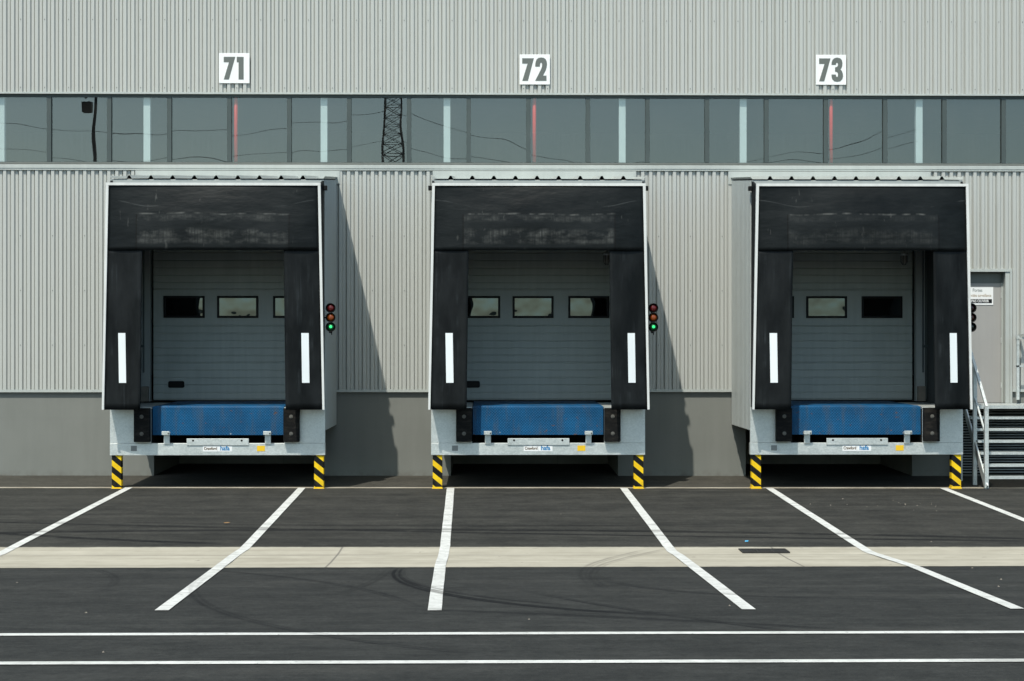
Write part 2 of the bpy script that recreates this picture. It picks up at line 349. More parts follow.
def lens(name, col, emit=0.0):
    t = NT(name)
    return t.pbr(col, 0.12, 0, 0.6, None, tuple(min(1, c*3) for c in col) if emit else None, emit)
M['redlens'] = lens('red_lens', (0.10, 0.008, 0.008))
M['amblens'] = lens('amber_lens', (0.22, 0.045, 0.006))
M['grnlens'] = lens('green_lens', (0.008, 0.09, 0.03))
M['drkred'] = lens('unlit_dark_red_lens', (0.012, 0.002, 0.002))
M['drkamb'] = lens('unlit_dark_amber_lens', (0.022, 0.006, 0.002))
M['drkgrn'] = lens('unlit_dark_green_lens', (0.002, 0.006, 0.004))
def mat_glow():
    t = NT('green_lamp_glow')
    return t.pbr((0.02, 0.3, 0.08), 0.3, 0, 0.3, None, (0.03, 0.9, 0.22), 1.1)
M['glow'] = mat_glow()
def mat_lampglass():
    t = NT('lamp_glass')
    return t.pbr((0.30, 0.28, 0.24), 0.25, 0, 0.6)
M['lampglass'] = mat_lampglass()
def mat_hills():
    t = NT('far_trees'); p = t.pos()
    c = t.mix(t.rng(t.noise(p, 0.2, 5), 0.3, 0.7), (0.05, 0.06, 0.045), (0.10, 0.11, 0.085))
    return t.pbr(c, 0.9, 0, 0.1)
M['hills'] = mat_hills()

# ------------------------------------------------------------------ mesh helpers
class MB:
    def __init__(s): s.v = []; s.f = []
    def add(s, vs, fs):
        b = len(s.v); s.v += [tuple(x) for x in vs]; s.f += [tuple(b+i for i in f) for f in fs]; return s
    def box(s, x0, x1, y0, y1, z0, z1):
        vs = [(x0, y0, z0), (x1, y0, z0), (x1, y1, z0), (x0, y1, z0), (x0, y0, z1), (x1, y0, z1), (x1, y1, z1), (x0, y1, z1)]
        return s.add(vs, [(0, 3, 2, 1), (4, 5, 6, 7), (0, 1, 5, 4), (1, 2, 6, 5), (2, 3, 7, 6), (3, 0, 4, 7)])
    def hexa(s, lo, hi):
        """eight corners: lo ring of four, hi ring of four (counter-clockwise from above)"""
        return s.add(list(lo)+list(hi), [(0, 3, 2, 1), (4, 5, 6, 7), (0, 1, 5, 4), (1, 2, 6, 5), (2, 3, 7, 6), (3, 0, 4, 7)])
    def extrude_z(s, pts, z0, z1):
        """open profile of (x, y) swept from z0 to z1; faces look towards -y for growing x"""
        n = len(pts)
        vs = [(x, y, z0) for x, y in pts] + [(x, y, z1) for x, y in pts]
        return s.add(vs, [(i, i+1, n+i+1, n+i) for i in range(n-1)])
    def bar(s, a, b, w, h=None, up=(0, 0, 1)):
        a = Vector(a); b = Vector(b); h = w if h is None else h
        d = (b-a).normalized(); u = Vector(up)
        if abs(d.dot(u)) > 0.98: u = Vector((0, 1, 0))
        sx = d.cross(u).normalized(); sy = sx.cross(d).normalized()
        c = [(-w/2, -h/2), (w/2, -h/2), (w/2, h/2), (-w/2, h/2)]
        vs = [a+sx*p+sy*q for p, q in c] + [b+sx*p+sy*q for p, q in c]
        return s.add(vs, [(0, 1, 2, 3), (7, 6, 5, 4), (0, 4, 5, 1), (1, 5, 6, 2), (2, 6, 7, 3), (3, 7, 4, 0)])
    def tube(s, pts, r, n=10):
        pts = [Vector(p) for p in pts]; rings = []
        for i, p in enumerate(pts):
            d = (pts[min(i+1, len(pts)-1)]-pts[max(i-1, 0)]).normalized()
            u = Vector((0, 0, 1)) if abs(d.z) < 0.95 else Vector((1, 0, 0))
            sx = d.cross(u).normalized(); sy = sx.cross(d)
            rr = r[i] if isinstance(r, (list, tuple)) else r
            rings.append([p+(sx*math.cos(2*math.pi*k/n)+sy*math.sin(2*math.pi*k/n))*rr for k in range(n)])
        vs = [v for ring in rings for v in ring]; fs = []
        for i in range(len(pts)-1):
            for k in range(n):
                fs.append((i*n+k, i*n+(k+1) % n, (i+1)*n+(k+1) % n, (i+1)*n+k))
        fs.append(tuple(range(n-1, -1, -1))); fs.append(tuple((len(pts)-1)*n+k for k in range(n)))
        return s.add(vs, fs)
    def lathe_y(s, c, prof, n=24):
        """profile of (radius, y) spun about an axis along y through c"""
        cx, cy, cz = c; vs = []; fs = []
        for r, y in prof:
            for k in range(n):
                a = 2*math.pi*k/n; vs.append((cx+r*math.cos(a), cy+y, cz+r*math.sin(a)))
        for i in range(len(prof)-1):
            for k in range(n):
                fs.append((i*n+k, i*n+(k+1) % n, (i+1)*n+(k+1) % n, (i+1)*n+k))
        return s.add(vs, fs)
    def poly_y(s, pts, y0, y1):
        """outline of (x, z), thick from y0 (front) to y1"""
        n = len(pts)
        vs = [(x, y0, z) for x, z in pts]+[(x, y1, z) for x, z in pts]
        fs = [tuple(range(n)), tuple(range(2*n-1, n-1, -1))]+[(i, (i+1) % n, n+(i+1) % n, n+i) for i in range(n)]
        return s.add(vs, fs)
    def build(s, name, mat, parent=None, loc=(0, 0, 0), bevel=0.0, smooth=False, label=None, fix=True):
        me = bpy.data.meshes.new(name); me.from_pydata([tuple(v) for v in s.v], [], s.f); me.update()
        if fix:
            import bmesh
            bm = bmesh.new(); bm.from_mesh(me); bmesh.ops.recalc_face_normals(bm, faces=bm.faces[:]); bm.to_mesh(me); bm.free()
        me.materials.append(mat)
        if smooth: me.polygons.foreach_set('use_smooth', [True]*len(me.polygons))
        o = bpy.data.objects.new(name, me); COL.objects.link(o); o.location = loc
        if parent: o.parent = parent
        if label: o['label'] = label
        if bevel:
            b = o.modifiers.new('bevel', 'BEVEL'); b.width = bevel; b.segments = 2; b.limit_method = 'ANGLE'; b.angle_limit = R(40)
        return o

def tag(o, label=None, cat=None, group=None, kind=None):
    if label: o['label'] = label
    if cat: o['category'] = cat
    if group: o['group'] = group
    if kind: o['kind'] = kind
    return o
def thing(name, label, cat, loc=(0, 0, 0), group=None):
    o = bpy.data.objects.new(name, None); COL.objects.link(o); o.location = loc; o.empty_display_size = 0.2
    return tag(o, label, cat, group)
def copy_tree(o, parent=None):
    c = o.copy(); COL.objects.link(c)
    if parent: c.parent = parent
    for ch in list(o.children):
        copy_tree(ch, c)
    return c
def copy_thing(o, loc, label):
    c = copy_tree(o); c.location = loc; c['label'] = label
    return c
def text(body, size, mat, parent, name, cx, y, cz, squeeze=1.0, bold=0.0):
    cu = bpy.data.curves.new(name, 'FONT'); cu.body = body; cu.size = size; cu.align_x = 'CENTER'; cu.align_y = 'CENTER'
    cu.extrude = 0.0006; cu.offset = bold; cu.resolution_u = 3
    tmp = bpy.data.objects.new(name, cu); COL.objects.link(tmp)
    dg = bpy.context.evaluated_depsgraph_get()
    me = bpy.data.meshes.new_from_object(tmp.evaluated_get(dg)); COL.objects.unlink(tmp); bpy.data.objects.remove(tmp)
    me.materials.clear(); me.materials.append(mat); me.name = name
    o = bpy.data.objects.new(name, me); COL.objects.link(o); o.parent = parent
    o.location = (cx, y, cz); o.rotation_euler = (R(90), 0, 0); o.scale = (squeeze, 1, 1)
    return o

# ------------------------------------------------------------------ ground
Y_DRAIN_FAR, Y_VALLEY, Y_DRAIN_NEAR, Y_CAM = -8.44, -9.0, -10.42, -27.3
def gz(x, y):
    if y >= Y_VALLEY: z = 0.0188*(min(y, 3.0)+2.05)
    else: z = -0.131+0.0306*(Y_VALLEY-max(y, Y_CAM))
    t = max(0.0, min(1.0, (y-Y_DRAIN_NEAR)/1.98))
    return z-0.0016*max(-12, min(12, x))*t
def sheet(name, xs, ys, mat, lift, parent=None):
    m = MB(); nx = len(xs)
    m.add([(x, y, gz(x, y)+lift) for y in ys for x in xs],
          [(j*nx+i, j*nx+i+1, (j+1)*nx+i+1, (j+1)*nx+i) for j in range(len(ys)-1) for i in range(nx-1)])
    return m.build(name, mat, parent, fix=False)
yard = sheet('asphalt_yard', [-700, -60, -12, 12, 60, 700], [-700, -60, Y_CAM, Y_DRAIN_NEAR, Y_VALLEY, Y_DRAIN_FAR, 3.0, 700], M['asphalt'], 0)
tag(yard, 'dark grey asphalt loading yard in front of the docks', None, None, 'structure')
drain = sheet('drain_channel', [-60, -12, 12, 60], [Y_DRAIN_NEAR, Y_VALLEY, Y_DRAIN_FAR], M['drain'], 0.004)
tag(drain, 'pale concrete drain channel crossing the asphalt', None, None, 'structure')
joint = sheet('concrete_joint', [-60, -12, 12, 60], [-2.02, -1.86], M['joint'], 0.004)
tag(joint, 'thin pale joint line at the foot of the dock posts', None, None, 'structure')

def ribbon(pts, w, lift=0.008):
    """painted line following (x, y) points, cut square to x"""
    ys = []
    for (xa, ya), (xb, yb) in zip(pts, pts[1:]):
        n = max(2, int(abs(ya-yb)/0.4)); ys += [(xa+(xb-xa)*i/n, ya+(yb-ya)*i/n) for i in range(n)]
    ys.append(pts[-1]); cut = []
    for (xa, ya), (xb, yb) in zip(ys, ys[1:]):
        cut.append((xa, ya))
        for k in (Y_DRAIN_FAR, Y_VALLEY, Y_DRAIN_NEAR):
            if (ya-k)*(yb-k) < 0:
                f = (ya-k)/(ya-yb); cut.append((xa+(xb-xa)*f, k))
    cut.append(ys[-1]); cut = [(x+random.uniform(-.002, .002), y) for x, y in cut]
    m = MB(); n = len(cut)
    m.add([(x+s*w/2, y, gz(x, y)+lift) for x, y in cut for s in (-1, 1)], [(2*i, 2*i+2, 2*i+3, 2*i+1) for i in range(n-1)])
    return m
for pts in ([(-5.497, -1.95), (-5.395, -8.47), (-5.33, -13.83)],
            [(-2.848, -1.99), (-2.755, -8.60), (-2.785, -9.02), (-2.767, -9.70), (-2.660, -13.82)],
            [(-0.574, -2.0), (-0.490, -8.42), (-0.492, -10.36), (-0.436, -13.86)],
            [(2.083, -2.0), (2.063, -8.80), (2.097, -9.12), (2.134, -13.84)],
            [(4.322, -2.0), (4.268, -8.80), (4.302, -9.16), (4.365, -10.4), (4.338, -13.84)],
            [(7.006, -2.0), (6.964, -5.96), (6.95, -8.7), (6.95, -13.84)],
            [(-8.0, -2.0), (-7.95, -8.7), (-7.9, -13.83)], [(9.4, -2.0), (9.35, -8.7), (9.40, -13.83)]):
    ribbon(pts, 0.114).build('bay_line', M['line'], yard, fix=False)
for y0, y1 in ((-15.105, -15.225), (-16.412, -16.532)):
    sheet('lane_line', [-60, -12, 0, 12, 60], [y1, y0], M['line'], 0.006, yard)

g = thing('drain_grate', 'dark iron grate set in the pale concrete drain channel', 'drain grate', (3.098, -8.80, gz(3.1, -8.80)+0.007))
m = MB()
for x in (-0.257, -0.084, 0.086, 0.259): m.box(x-0.007, x+0.007, -0.17, 0.13, 0, 0.012)
m.box(-0.264, 0.264, -0.178, -0.1705, 0, 0.012); m.box(-0.264, 0.264, 0.1305, 0.138, 0, 0.012)
m.build('frame', M['iron'], g)
m = MB()
for k in range(8): m.box(-0.25, 0.25, -0.165+k*0.036, -0.165+k*0.036+0.018, 0.001, 0.009)
m.build('bars', M['iron'], g)
m = MB(); m.box(-0.25, 0.25, -0.17, 0.13, -0.0015, 0.0005); m.build('pit', M['dark'], g)

for i, (x, y, lab, cat, name, mt, s) in enumerate((
        (-3.30, -6.385, 'brown dry leaf on the asphalt between the first two bay lines', 'leaf', 'dry_leaf', 'leaf', 0.05),
        (3.02, -8.10, 'small blue plastic scrap on asphalt beside the drain grate', 'litter', 'plastic_scrap', 'scrap', 0.028))):
    m = MB(); pts = []
    for k in range(9):
        a = 2*math.pi*k/9; r = s*(0.6+0.4*random.random())
        pts.append((r*math.cos(a), r*0.7*math.sin(a), 0.012+0.02*random.random()))
    m.add(pts+[(0, 0, 0.03)], [(k, (k+1) % 9, 9) for k in range(9)])
    tag(m.build(name, M[mt], None, (x, y, gz(x, y))), lab, cat)
m = MB()
for k in range(40):
    if k < 18: x, y = random.gauss(5.9, 0.45), random.gauss(-4.2, 0.35)
    else: x, y = random.uniform(-8, 9), random.choice((random.uniform(-8, -2.2), random.uniform(-16, -10.3)))
    r = random.uniform(0.006, 0.014); z = gz(x, y)
    ps = [(x+r*random.uniform(.6, 1.2)*math.cos(a), y+r*random.uniform(.6, 1.3)*math.sin(a), z) for a in (0, 1.6, 3.1, 4.7)]
    m.add(ps+[(x, y, z+r*0.8)], [(0, 1, 4), (1, 2, 4), (2, 3, 4), (3, 0, 4)])
tag(m.build('scattered_grit', M['concrete_block']), 'pale crumbs of grit scattered over the asphalt', None, None, 'stuff')

# ------------------------------------------------------------------ warehouse
X0, X1 = -17.0, 18.0
PITCH = 0.1314
CX = [-4.125, 0.768, 5.657]
bld = thing('warehouse_building', 'silver ribbed metal warehouse with dark ribbon window above the loading docks', 'building', (0, 0, 0))
def ribs(xa, xb, base=-0.016, d=0.030):
    """trapezoid sheet profile with a small stiffening groove, phase locked to x = 0"""
    shape = [(0.0, 0), (0.038, 0), (0.048, 0.015), (0.054, 0), (0.064, -d), (0.1135, -d)]
    PH = 0.107
    pts = [(xa, base)]; k = math.floor(xa/PITCH)-1
    while k*PITCH < xb:
        for u, y in shape:
            x = k*PITCH+u+PH
            if xa < x < xb: pts.append((x, base+y))
        k += 1
    pts.append((xb, base)); return pts
def clad(xa, xb, z0, z1, name):
    return MB().extrude_z(ribs(xa, xb), z0, z1).build(name, M['clad'], bld, fix=False)
Z_TOP = 9.6
clad(X0, X1, 6.366, Z_TOP, 'upper_cladding')
ends = [X0, CX[0]-1.62, CX[0]+1.62, CX[1]-1.62, CX[1]+1.62, CX[2]-1.62]
for xa, xb in ((ends[0], ends[1]), (ends[2], ends[3]), (ends[4], ends[5]), (8.70, X1)):
    clad(xa, xb, 1.462, 5.078, 'lower_cladding')
clad(CX[2]+1.62, 8.70, 3.46, 5.078, 'lower_cladding')
def bx(name, mat, x0, x1, y0, y1, z0, z1, parent=bld, bevel=0.0, label=None):
    return MB().box(x0, x1, y0, y1, z0, z1).build(name, mat, parent, bevel=bevel, label=label)
# flashings
bx('head_flashing', M['flash'], X0, X1, -0.054, 0.03, 6.336, 6.364)
m = MB(); m.add([(X0, -0.066, 5.170), (X1, -0.066, 5.170), (X1, 0.02, 5.186), (X0, 0.02, 5.186), (X0, -0.066, 5.112), (X1, -0.066, 5.112), (X1, -0.058, 5.106), (X0, -0.058, 5.106), (X0, -0.058, 5.082), (X1, -0.058, 5.082), (X1, 0.0, 5.076), (X0, 0.0, 5.076)],
                [(0, 1, 2, 3), (4, 5, 1, 0), (7, 6, 5, 4), (8, 9, 6, 7), (11, 10, 9, 8)])
m.build('sill_flashing', M['flash'], bld, fix=False)
for xa, xb in ((ends[0], ends[1]), (ends[2], ends[3]), (ends[4], ends[5]), (8.70, X1)):
    m = MB(); m.box(xa, xb, -0.056, -0.0495, 1.424, 1.468); m.box(xa, xb, -0.0495, 0.03, 1.424, 1.432); m.build('base_flashing', M['flash'], bld)
for c in CX:
    bx('apron_flashing', M['flash'], c-1.68, c+1.68, -0.060, -0.0495, 4.86, 5.074)
# plinth and inner shell
nx_ = [X0]
for c in CX: nx_ += [c-1.385, c+1.385]
nx_.append(X1)
for a_, b_ in zip(nx_[0::2], nx_[1::2]): bx('plinth', M['plinth'], a_, b_, 0.0, 2.25, -0.15, 0.995)
bx('plinth', M['plinth'], X0, X1, 0.0, 0.30, 0.9955, 1.20)
for c in CX: bx('shade_niche_wall', M['plinth'], c-1.3845, c+1.3845, 2.20, 2.25, -0.15, 0.995)  # added recess under each dock, cut deep so the shade there goes black
for xa, xb in ((X0, ends[1]), (ends[2], ends[3]), (ends[4], ends[5]), (8.70, X1)):
    bx('plinth', M['plinth'], xa, xb, 0.0, 0.30, 1.2, 1.44)
bx('inner_floor', M['dark'], X0, X1, 0.302, 30, 1.0, 1.2)
for xa, xb in ((X0, ends[1]-0.1), (ends[2]+0.1, ends[3]-0.1), (ends[4]+0.1, ends[5]-0.1), (8.8, X1)):
    bx('inner_lining', M['panelin'], xa, xb, 0.12, 0.2, 1.45, 5.15)
bx('upper_lining', M['panelin'], X0, X1, 0.12, 0.2, 6.40, Z_TOP-0.05)
bx('wall', M['panelin'], X0-0.12, X0-0.002, -0.03, 30, 0, Z_TOP)
bx('wall', M['panelin'], X1+0.002, X1+0.12, -0.03, 30, 0, Z_TOP)
bx('wall', M['panelin'], X0, X1, 30, 30.15, 0, Z_TOP)
bx('roof', M['panelin'], X0-0.15, X1+0.15, -0.08, 30.2, Z_TOP, Z_TOP+0.18)
# screws along the cladding
m = MB()
for z in (7.56, 6.44, 9.0):
    k = math.floor(-9.5/PITCH)
    while k*PITCH < 9.5:
        if k % 3 == 0: m.box(k*PITCH+0.107+0.082, k*PITCH+0.107+0.094, -0.052, -0.047, z-0.006, z+0.006)
        k += 1
for z in (3.1, 4.0, 2.2):
    k = math.floor(-9.5/PITCH)
    while k*PITCH < 9.5:
        x = k*PITCH+0.107+0.088
        if k % 4 == 0 and all(abs(x-c) > 1.7 for c in CX) and not (7.2 < x < 8.8): m.box(x-0.006, x+0.006, -0.052, -0.047, z-0.006, z+0.006)
        k += 1
m.build('screw_heads', M['sillframe'], bld)['kind'] = 'stuff'
# ribbon window: one bay and its copies
WZ0, WZ1 = 5.192, 6.336
m = MB(); m.box(-0.036, 0.036, -0.012, 0.034, WZ0+0.031, WZ1-0.046)
m.box(-0.036, 0.951, -0.006, 0.034, WZ0, WZ0+0.030); m.box(-0.036, 0.951, -0.004, 0.034, WZ1-0.045, WZ1)
win = m.build('window', M['frame'], bld, (0, 0, 0))
pane = MB().add([(0.036, 0.03, WZ0+0.03), (0.951, 0.03, WZ0+0.03), (0.951, 0.03, WZ1-0.045), (0.036, 0.03, WZ1-0.045)], [(0, 1, 2, 3)]).build('pane', M['glass'], win, fix=False)
sill_lip = MB().box(-0.036, 0.951, -0.022, -0.008, WZ0-0.006, WZ0+0.022).build('sill', M['sillframe'], win)
BAY = 0.9875
first = True
for k in range(-10, 19):
    x = -7.232+0.0+k*BAY
    if x < X0+0.1 or x+BAY > X1: continue
    w = win if first else copy_tree(win, bld)
    w.location = (x, 0, 0); first = False

# things standing just inside the ribbon window
for px in (-8.035, -5.637, -2.715, -0.680, 2.228, 4.240, 7.175):
    t_ = thing('door_track', '', 'track', (px, 0.062, 1.2), 'white door tracks inside the ribbon window')
    m = MB(); m.box(-0.055, 0.055, -0.012, 0.012, 2.9, 5.35); m.build('track_face', M['track'], t_)
    m = MB(); m.box(-0.055, -0.047, 0.013, 0.08, 2.9, 5.35); m.box(0.047, 0.055, 0.013, 0.08, 2.9, 5.35); m.build('track_flange', M['track'], t_)
    t_['label'] = {-8.035: 'white upright behind the window glass at the left border of the photo',
        -5.637: 'white door track inside the window glass above the left end of dock 71',
        -2.715: 'white door track inside the window glass above the right end of dock 71',
        -0.680: 'white door track inside the window glass above the left end of dock 72',
        2.228: 'white door track inside the window glass above the right end of dock 72',
        4.240: 'white door track inside the window glass above the left end of dock 73',
        7.175: 'white door track inside the window glass above the right end of dock 73'}[px]
for px, n in ((-4.172, '71'), (0.768, '72'), (5.705, '73')):
    t_ = MB().tube([(0, 0, 3.9), (0, 0, 5.32)], 0.031, 12).build('red_pipe', M['red'], None, (px, 0.068, 1.2), smooth=True)
    tag(t_, 'thin red pipe behind the dark window glass beneath sign %s' % n, 'pipe', 'red pipes inside the ribbon window')

# ------------------------------------------------------------------ number signs
D7 = [(0.50, 0.0)]
def norm(pts, x0, x1, y0, y1):
    return [((x-x0)/(x1-x0)-0.5, 0.5-(y-y0)/(y1-y0)) for x, y in pts]
GLYPH = {
 '71': [norm([(212,180),(387,180),(290,527),(213,527),(292,262),(212,262)],138,603,122,585),
        norm([(410,180),(514,180),(514,527),(438,527),(438,262),(410,262)],138,603,122,585)],
 '72': [norm([(183,200),(360,200),(270,548),(185,548),(265,282),(183,282)],143,605,140,605),
        norm([(380,548),(552,548),(552,468),(497,468),(520,425),(540,385),(554,340),(560,290),(555,248),(540,214),(510,193),(472,187),(432,194),(403,218),(387,258),(382,295),(382,328),(450,328),(453,295),(458,274),(470,266),(482,274),(486,295),(483,330),(470,370),(440,430)],143,605,140,605)],
 '73': [norm([(213,205),(385,205),(290,552),(213,552),(295,288),(213,288)],165,625,150,605),
        norm([(400,302),(404,262),(418,225),(445,202),(485,192),(530,201),(558,230),(568,275),(563,325),(550,355),(535,372),(558,395),(573,435),(577,480),(565,520),(535,550),(490,560),(445,552),(415,525),(403,490),(400,450),(468,450),(470,475),(483,489),(497,480),(500,455),(497,425),(480,410),(455,405),(455,342),(480,335),(497,320),(500,295),(495,275),(482,269),(470,280),(468,302)],165,625,150,605)]}
for (num, x, z) in (('71', -4.180, 6.761), ('72', 0.772, 6.752), ('73', 5.680, 6.758)):
    s = thing('number_sign', 'square white number sign reading %s on the upper cladding' % num, 'sign', (x, -0.050, z), 'white dock number signs')
    MB().box(-0.251, 0.251, -0.010, 0.0, -0.248, 0.248).build('plate', M['white'], s, bevel=0.002)
    for dg_ in GLYPH[num]:
        MB().poly_y([(u*0.502, v*0.496) for u, v in dg_], -0.014, -0.0105).build('digit', M['digit'], s)

# ------------------------------------------------------------------ dock house (pod), one then copies
HW = 1.638      # half width
YF = -2.05      # front plane
house = thing('dock_house', 'grey panelled dock house under sign 71, its right flank visible', 'dock house', (CX[0], 0, 0), 'dock houses along the wall')
def slope(y): return 4.945+(y)*0.098
for sx in (-1, 1):
    # flank: shallow ribbed sheet, ribs upright, following the roof slope at the top
    m = MB(); ys = []; k = 0
    y = -0.03
    prof = []
    while y > YF+0.002:
        prof += [(y, 0.0), (max(YF, y-0.095), 0.0), (max(YF, y-0.102), 0.008), (max(YF, y-0.126), 0.008)]
        y -= 0.1333
    prof = [(a, b) for a, b in prof if a >= YF]; prof.append((YF, prof[-1][1]))
    n = len(prof); xo = HW-0.012
    m.add([(sx*(xo+d), y, 0.890) for y, d in prof]+[(sx*(xo+d), y, slope(y)-0.02) for y, d in prof],
          [(i, i+1, n+i+1, n+i) for i in range(n-1)])
    xi = HW-0.05
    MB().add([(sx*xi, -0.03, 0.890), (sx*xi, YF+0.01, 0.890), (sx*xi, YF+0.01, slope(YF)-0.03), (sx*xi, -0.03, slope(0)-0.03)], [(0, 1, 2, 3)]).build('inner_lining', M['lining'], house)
    m.add([(sx*xi, -0.03, 0.890), (sx*xi, YF+0.003, 0.890), (sx*(xo-0.001), YF+0.003, 0.890), (sx*(xo-0.001), -0.03, 0.890)], [(0, 1, 2, 3)])
    m.add([(sx*xi, YF+0.003, 0.890), (sx*xi, YF+0.003, 4.72), (sx*(xo-0.001), YF+0.003, 4.72), (sx*(xo-0.001), YF+0.003, 0.890)], [(0, 1, 2, 3)])
    m.build('side_panel', M['panel'], house)
# roof sheet with ribs, open at the front
m = MB(); prof = []; x = -1.637
prof.append((x, 0.035)); prof.append((x+0.03, 0.0))
k = 0
xr = -1.668+0.33
while xr < 1.62:
    prof += [(xr-0.042, 0.0), (xr-0.014, 0.046), (xr+0.014, 0.046), (xr+0.042, 0.0)]; xr += 0.33
prof += [(1.613, 0.0), (1.637, 0.035)]
n = len(prof)
m.add([(x, -2.098, slope(-2.098)+h) for x, h in prof]+[(x, -0.05, slope(-0.05)+h) for x, h in prof], [(i, i+1, n+i+1, n+i) for i in range(n-1)])
rf = m.build('roof', M['flash'], house, fix=False)
so = rf.modifiers.new('solid', 'SOLIDIFY'); so.thickness = 0.004; so.offset = -1
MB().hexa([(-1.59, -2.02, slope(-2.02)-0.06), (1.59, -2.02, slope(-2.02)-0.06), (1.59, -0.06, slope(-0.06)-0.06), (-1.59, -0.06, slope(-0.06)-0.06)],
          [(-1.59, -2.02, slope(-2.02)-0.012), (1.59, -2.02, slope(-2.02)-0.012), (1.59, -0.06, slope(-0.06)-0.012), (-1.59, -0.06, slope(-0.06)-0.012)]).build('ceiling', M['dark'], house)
MB().box(-1.62, 1.62, YF-0.033, YF-0.002, 4.58, 4.722).build('fascia', M['panel'], house, bevel=0.003)
MB().box(1.585, 1.618, YF-0.042, YF-0.034, 4.665, 4.70).build('fascia_clip', M['galv'], house)
# back wall round the door
m = MB(); m.box(-1.588, -1.445, -0.04, 0.10, 1.272, 4.9); m.box(1.445, 1.588, -0.04, 0.10, 1.272, 4.9); m.box(-1.4445, 1.4445, -0.04, 0.10, 3.95, 4.9)
m.build('back_wall', M['panel'], house)
for sx in (-1, 1):
    m = MB(); xs = sorted((sx*1.455, sx*1.582)); m.box(xs[0], xs[1], -0.13, -0.042, 1.272, 1.52); m.build('jamb_block', M['concrete_block'], house, bevel=0.008)
    m = MB(); xs = sorted((sx*1.50, sx*1.512)); m.box(xs[0], xs[1], -0.26, -0.20, 1.75, 3.9); xs = sorted((sx*1.555, sx*1.567)); m.box(xs[0], xs[1], -0.26, -0.20, 1.30, 3.9)
    xs = sorted((sx*1.49, sx*1.585)); m.box(xs[0], xs[1], -0.27, -0.262, 2.16, 2.20)
    m.build('guide_rail', M['frame'], house)
# floor strips beside the leveller, under-floor tray, rear beam
for sx in (-1, 1):
    xs = sorted((sx*1.012, sx*1.585)); MB().box(xs[0], xs[1], YF+0.02, 0.09, 1.218, 1.248).build('floor_plate', M['galv'], house)
    xs = sorted((sx*1.013, sx*1.035)); MB().box(xs[0], xs[1], YF+0.04, -0.01, 0.60, 1.217).build('pit_wall', M['dark'], house)
MB().box(-1.03, 1.03, -1.9, -0.01, 0.56, 0.60).build('under_tray', M['dark'], house)
# galvanised front frame: two cheek plates and a full-width beam
m = MB()
m.box(-HW, -1.0125, YF-0.012, YF+0.016, 0.7005, 1.236); m.build('cheek_plate', M['galv'], house, bevel=0.003)
m = MB()
m.box(1.0125, HW, YF-0.012, YF+0.016, 0.7005, 1.236); m.build('cheek_plate', M['galv'], house, bevel=0.003)
m = MB(); m.box(-HW, HW, YF-0.018, YF+0.10, 0.516, 0.698); m.build('front_beam', M['galv'], house, bevel=0.004)
MB().box(-1.318, -1.227, YF-0.021, YF-0.0185, 0.582, 0.662).build('type_plate', M['panelin'], house)
m = MB()
for sx in (-1, 1):
    MB().box(sx*1.541-0.073, sx*1.541+0.073, YF+0.005, YF+0.125, -0.02, 0.515).build('hazard_post', M['stripes'], house, bevel=0.006)
    MB().box(sx*1.541-0.082, sx*1.541+0.082, YF-0.004, YF+0.135, -0.02, 0.012).build('post_foot', M['yellow'], house, bevel=0.003)
    bmp = MB().box(sx*1.133-0.121, sx*1.133+0.121, YF-0.125, YF-0.0125, 0.722, 1.238).build('bumper', M['bumper'], house, bevel=0.012)
    for bz in (0.85, 1.11):
        MB().lathe_y((sx*1.133, YF-0.1245, bz), [(0.030, 0), (0.030, -0.003), (0.017, -0.004), (0.017, -0.012), (0.0, -0.013)], 14).build('bolt', M['bolt'], bmp)
    xs = sorted((sx*1.0125, sx*1.030)) if False else None

# ------------------------------------------------------------------ dock leveller
lev = thing('dock_leveller', 'blue tread plate dock leveller with hanging lip under sign 71', 'dock leveller', (CX[0], 0, 0), 'blue dock levellers')
MB().hexa([(-1.0, -1.93, 1.215), (1.0, -1.93, 1.215), (1.0, 0.05, 1.225), (-1.0, 0.05, 1.225)],
          [(-1.0, -1.93, 1.258), (1.0, -1.93, 1.258), (1.0, 0.05, 1.272), (-1.0, 0.05, 1.272)]).build('deck_plate', M['lip'], lev)
# lip: curved hinge edge then a hanging plate, corners clipped
prof = [(-1.93, 1.262), (-1.965, 1.261)]
for k in range(1, 7):
    a = R(15*k); prof.append((-1.965-0.026*math.sin(a), 1.235+0.026*math.cos(a)))
prof += [(-1.993, 1.05), (-1.996, 0.822)]
m = MB(); n = len(prof); xs = [-1.0]+[-0.96+i*0.08 for i in range(25)]+[1.0]
vs = []
for x in xs:
    for i, (y, z) in enumerate(prof):
        zz = z
        if abs(x) > 0.97 and i < 5: zz = z-0.022
        vs.append((x, y+0.003*math.sin(x*3+z*5), zz))
fs = [(a*n+i, a*n+i+1, (a+1)*n+i+1, (a+1)*n+i) for a in range(len(xs)-1) for i in range(n-1)]
m.add(vs, fs); lp = m.build('lip', M['lip'], lev)
so = lp.modifiers.new('solid', 'SOLIDIFY'); so.thickness = 0.018; so.offset = 0
MB().box(-1.0, 1.0, -1.0, -0.95, 0.62, 1.22).build('under_frame', M['dark'], lev)
for x0 in (-0.830, 0.708):
    m = MB(); m.box(x0+0.016, x0+0.106, YF-0.040, YF-0.022, 0.69, 0.838); m.box(x0, x0+0.118, YF-0.112, YF-0.020, 0.8385, 0.870); m.box(x0, x0+0.118, YF-0.120, YF-0.1125, 0.832, 0.888)
    m.build('lip_support', M['galv'], lev, bevel=0.003)
    MB().lathe_y((x0+0.10, YF-0.121, 0.855), [(0.010, 0), (0.010, -0.006), (0, -0.007)], 10).build('bolt', M['iron'], lev)
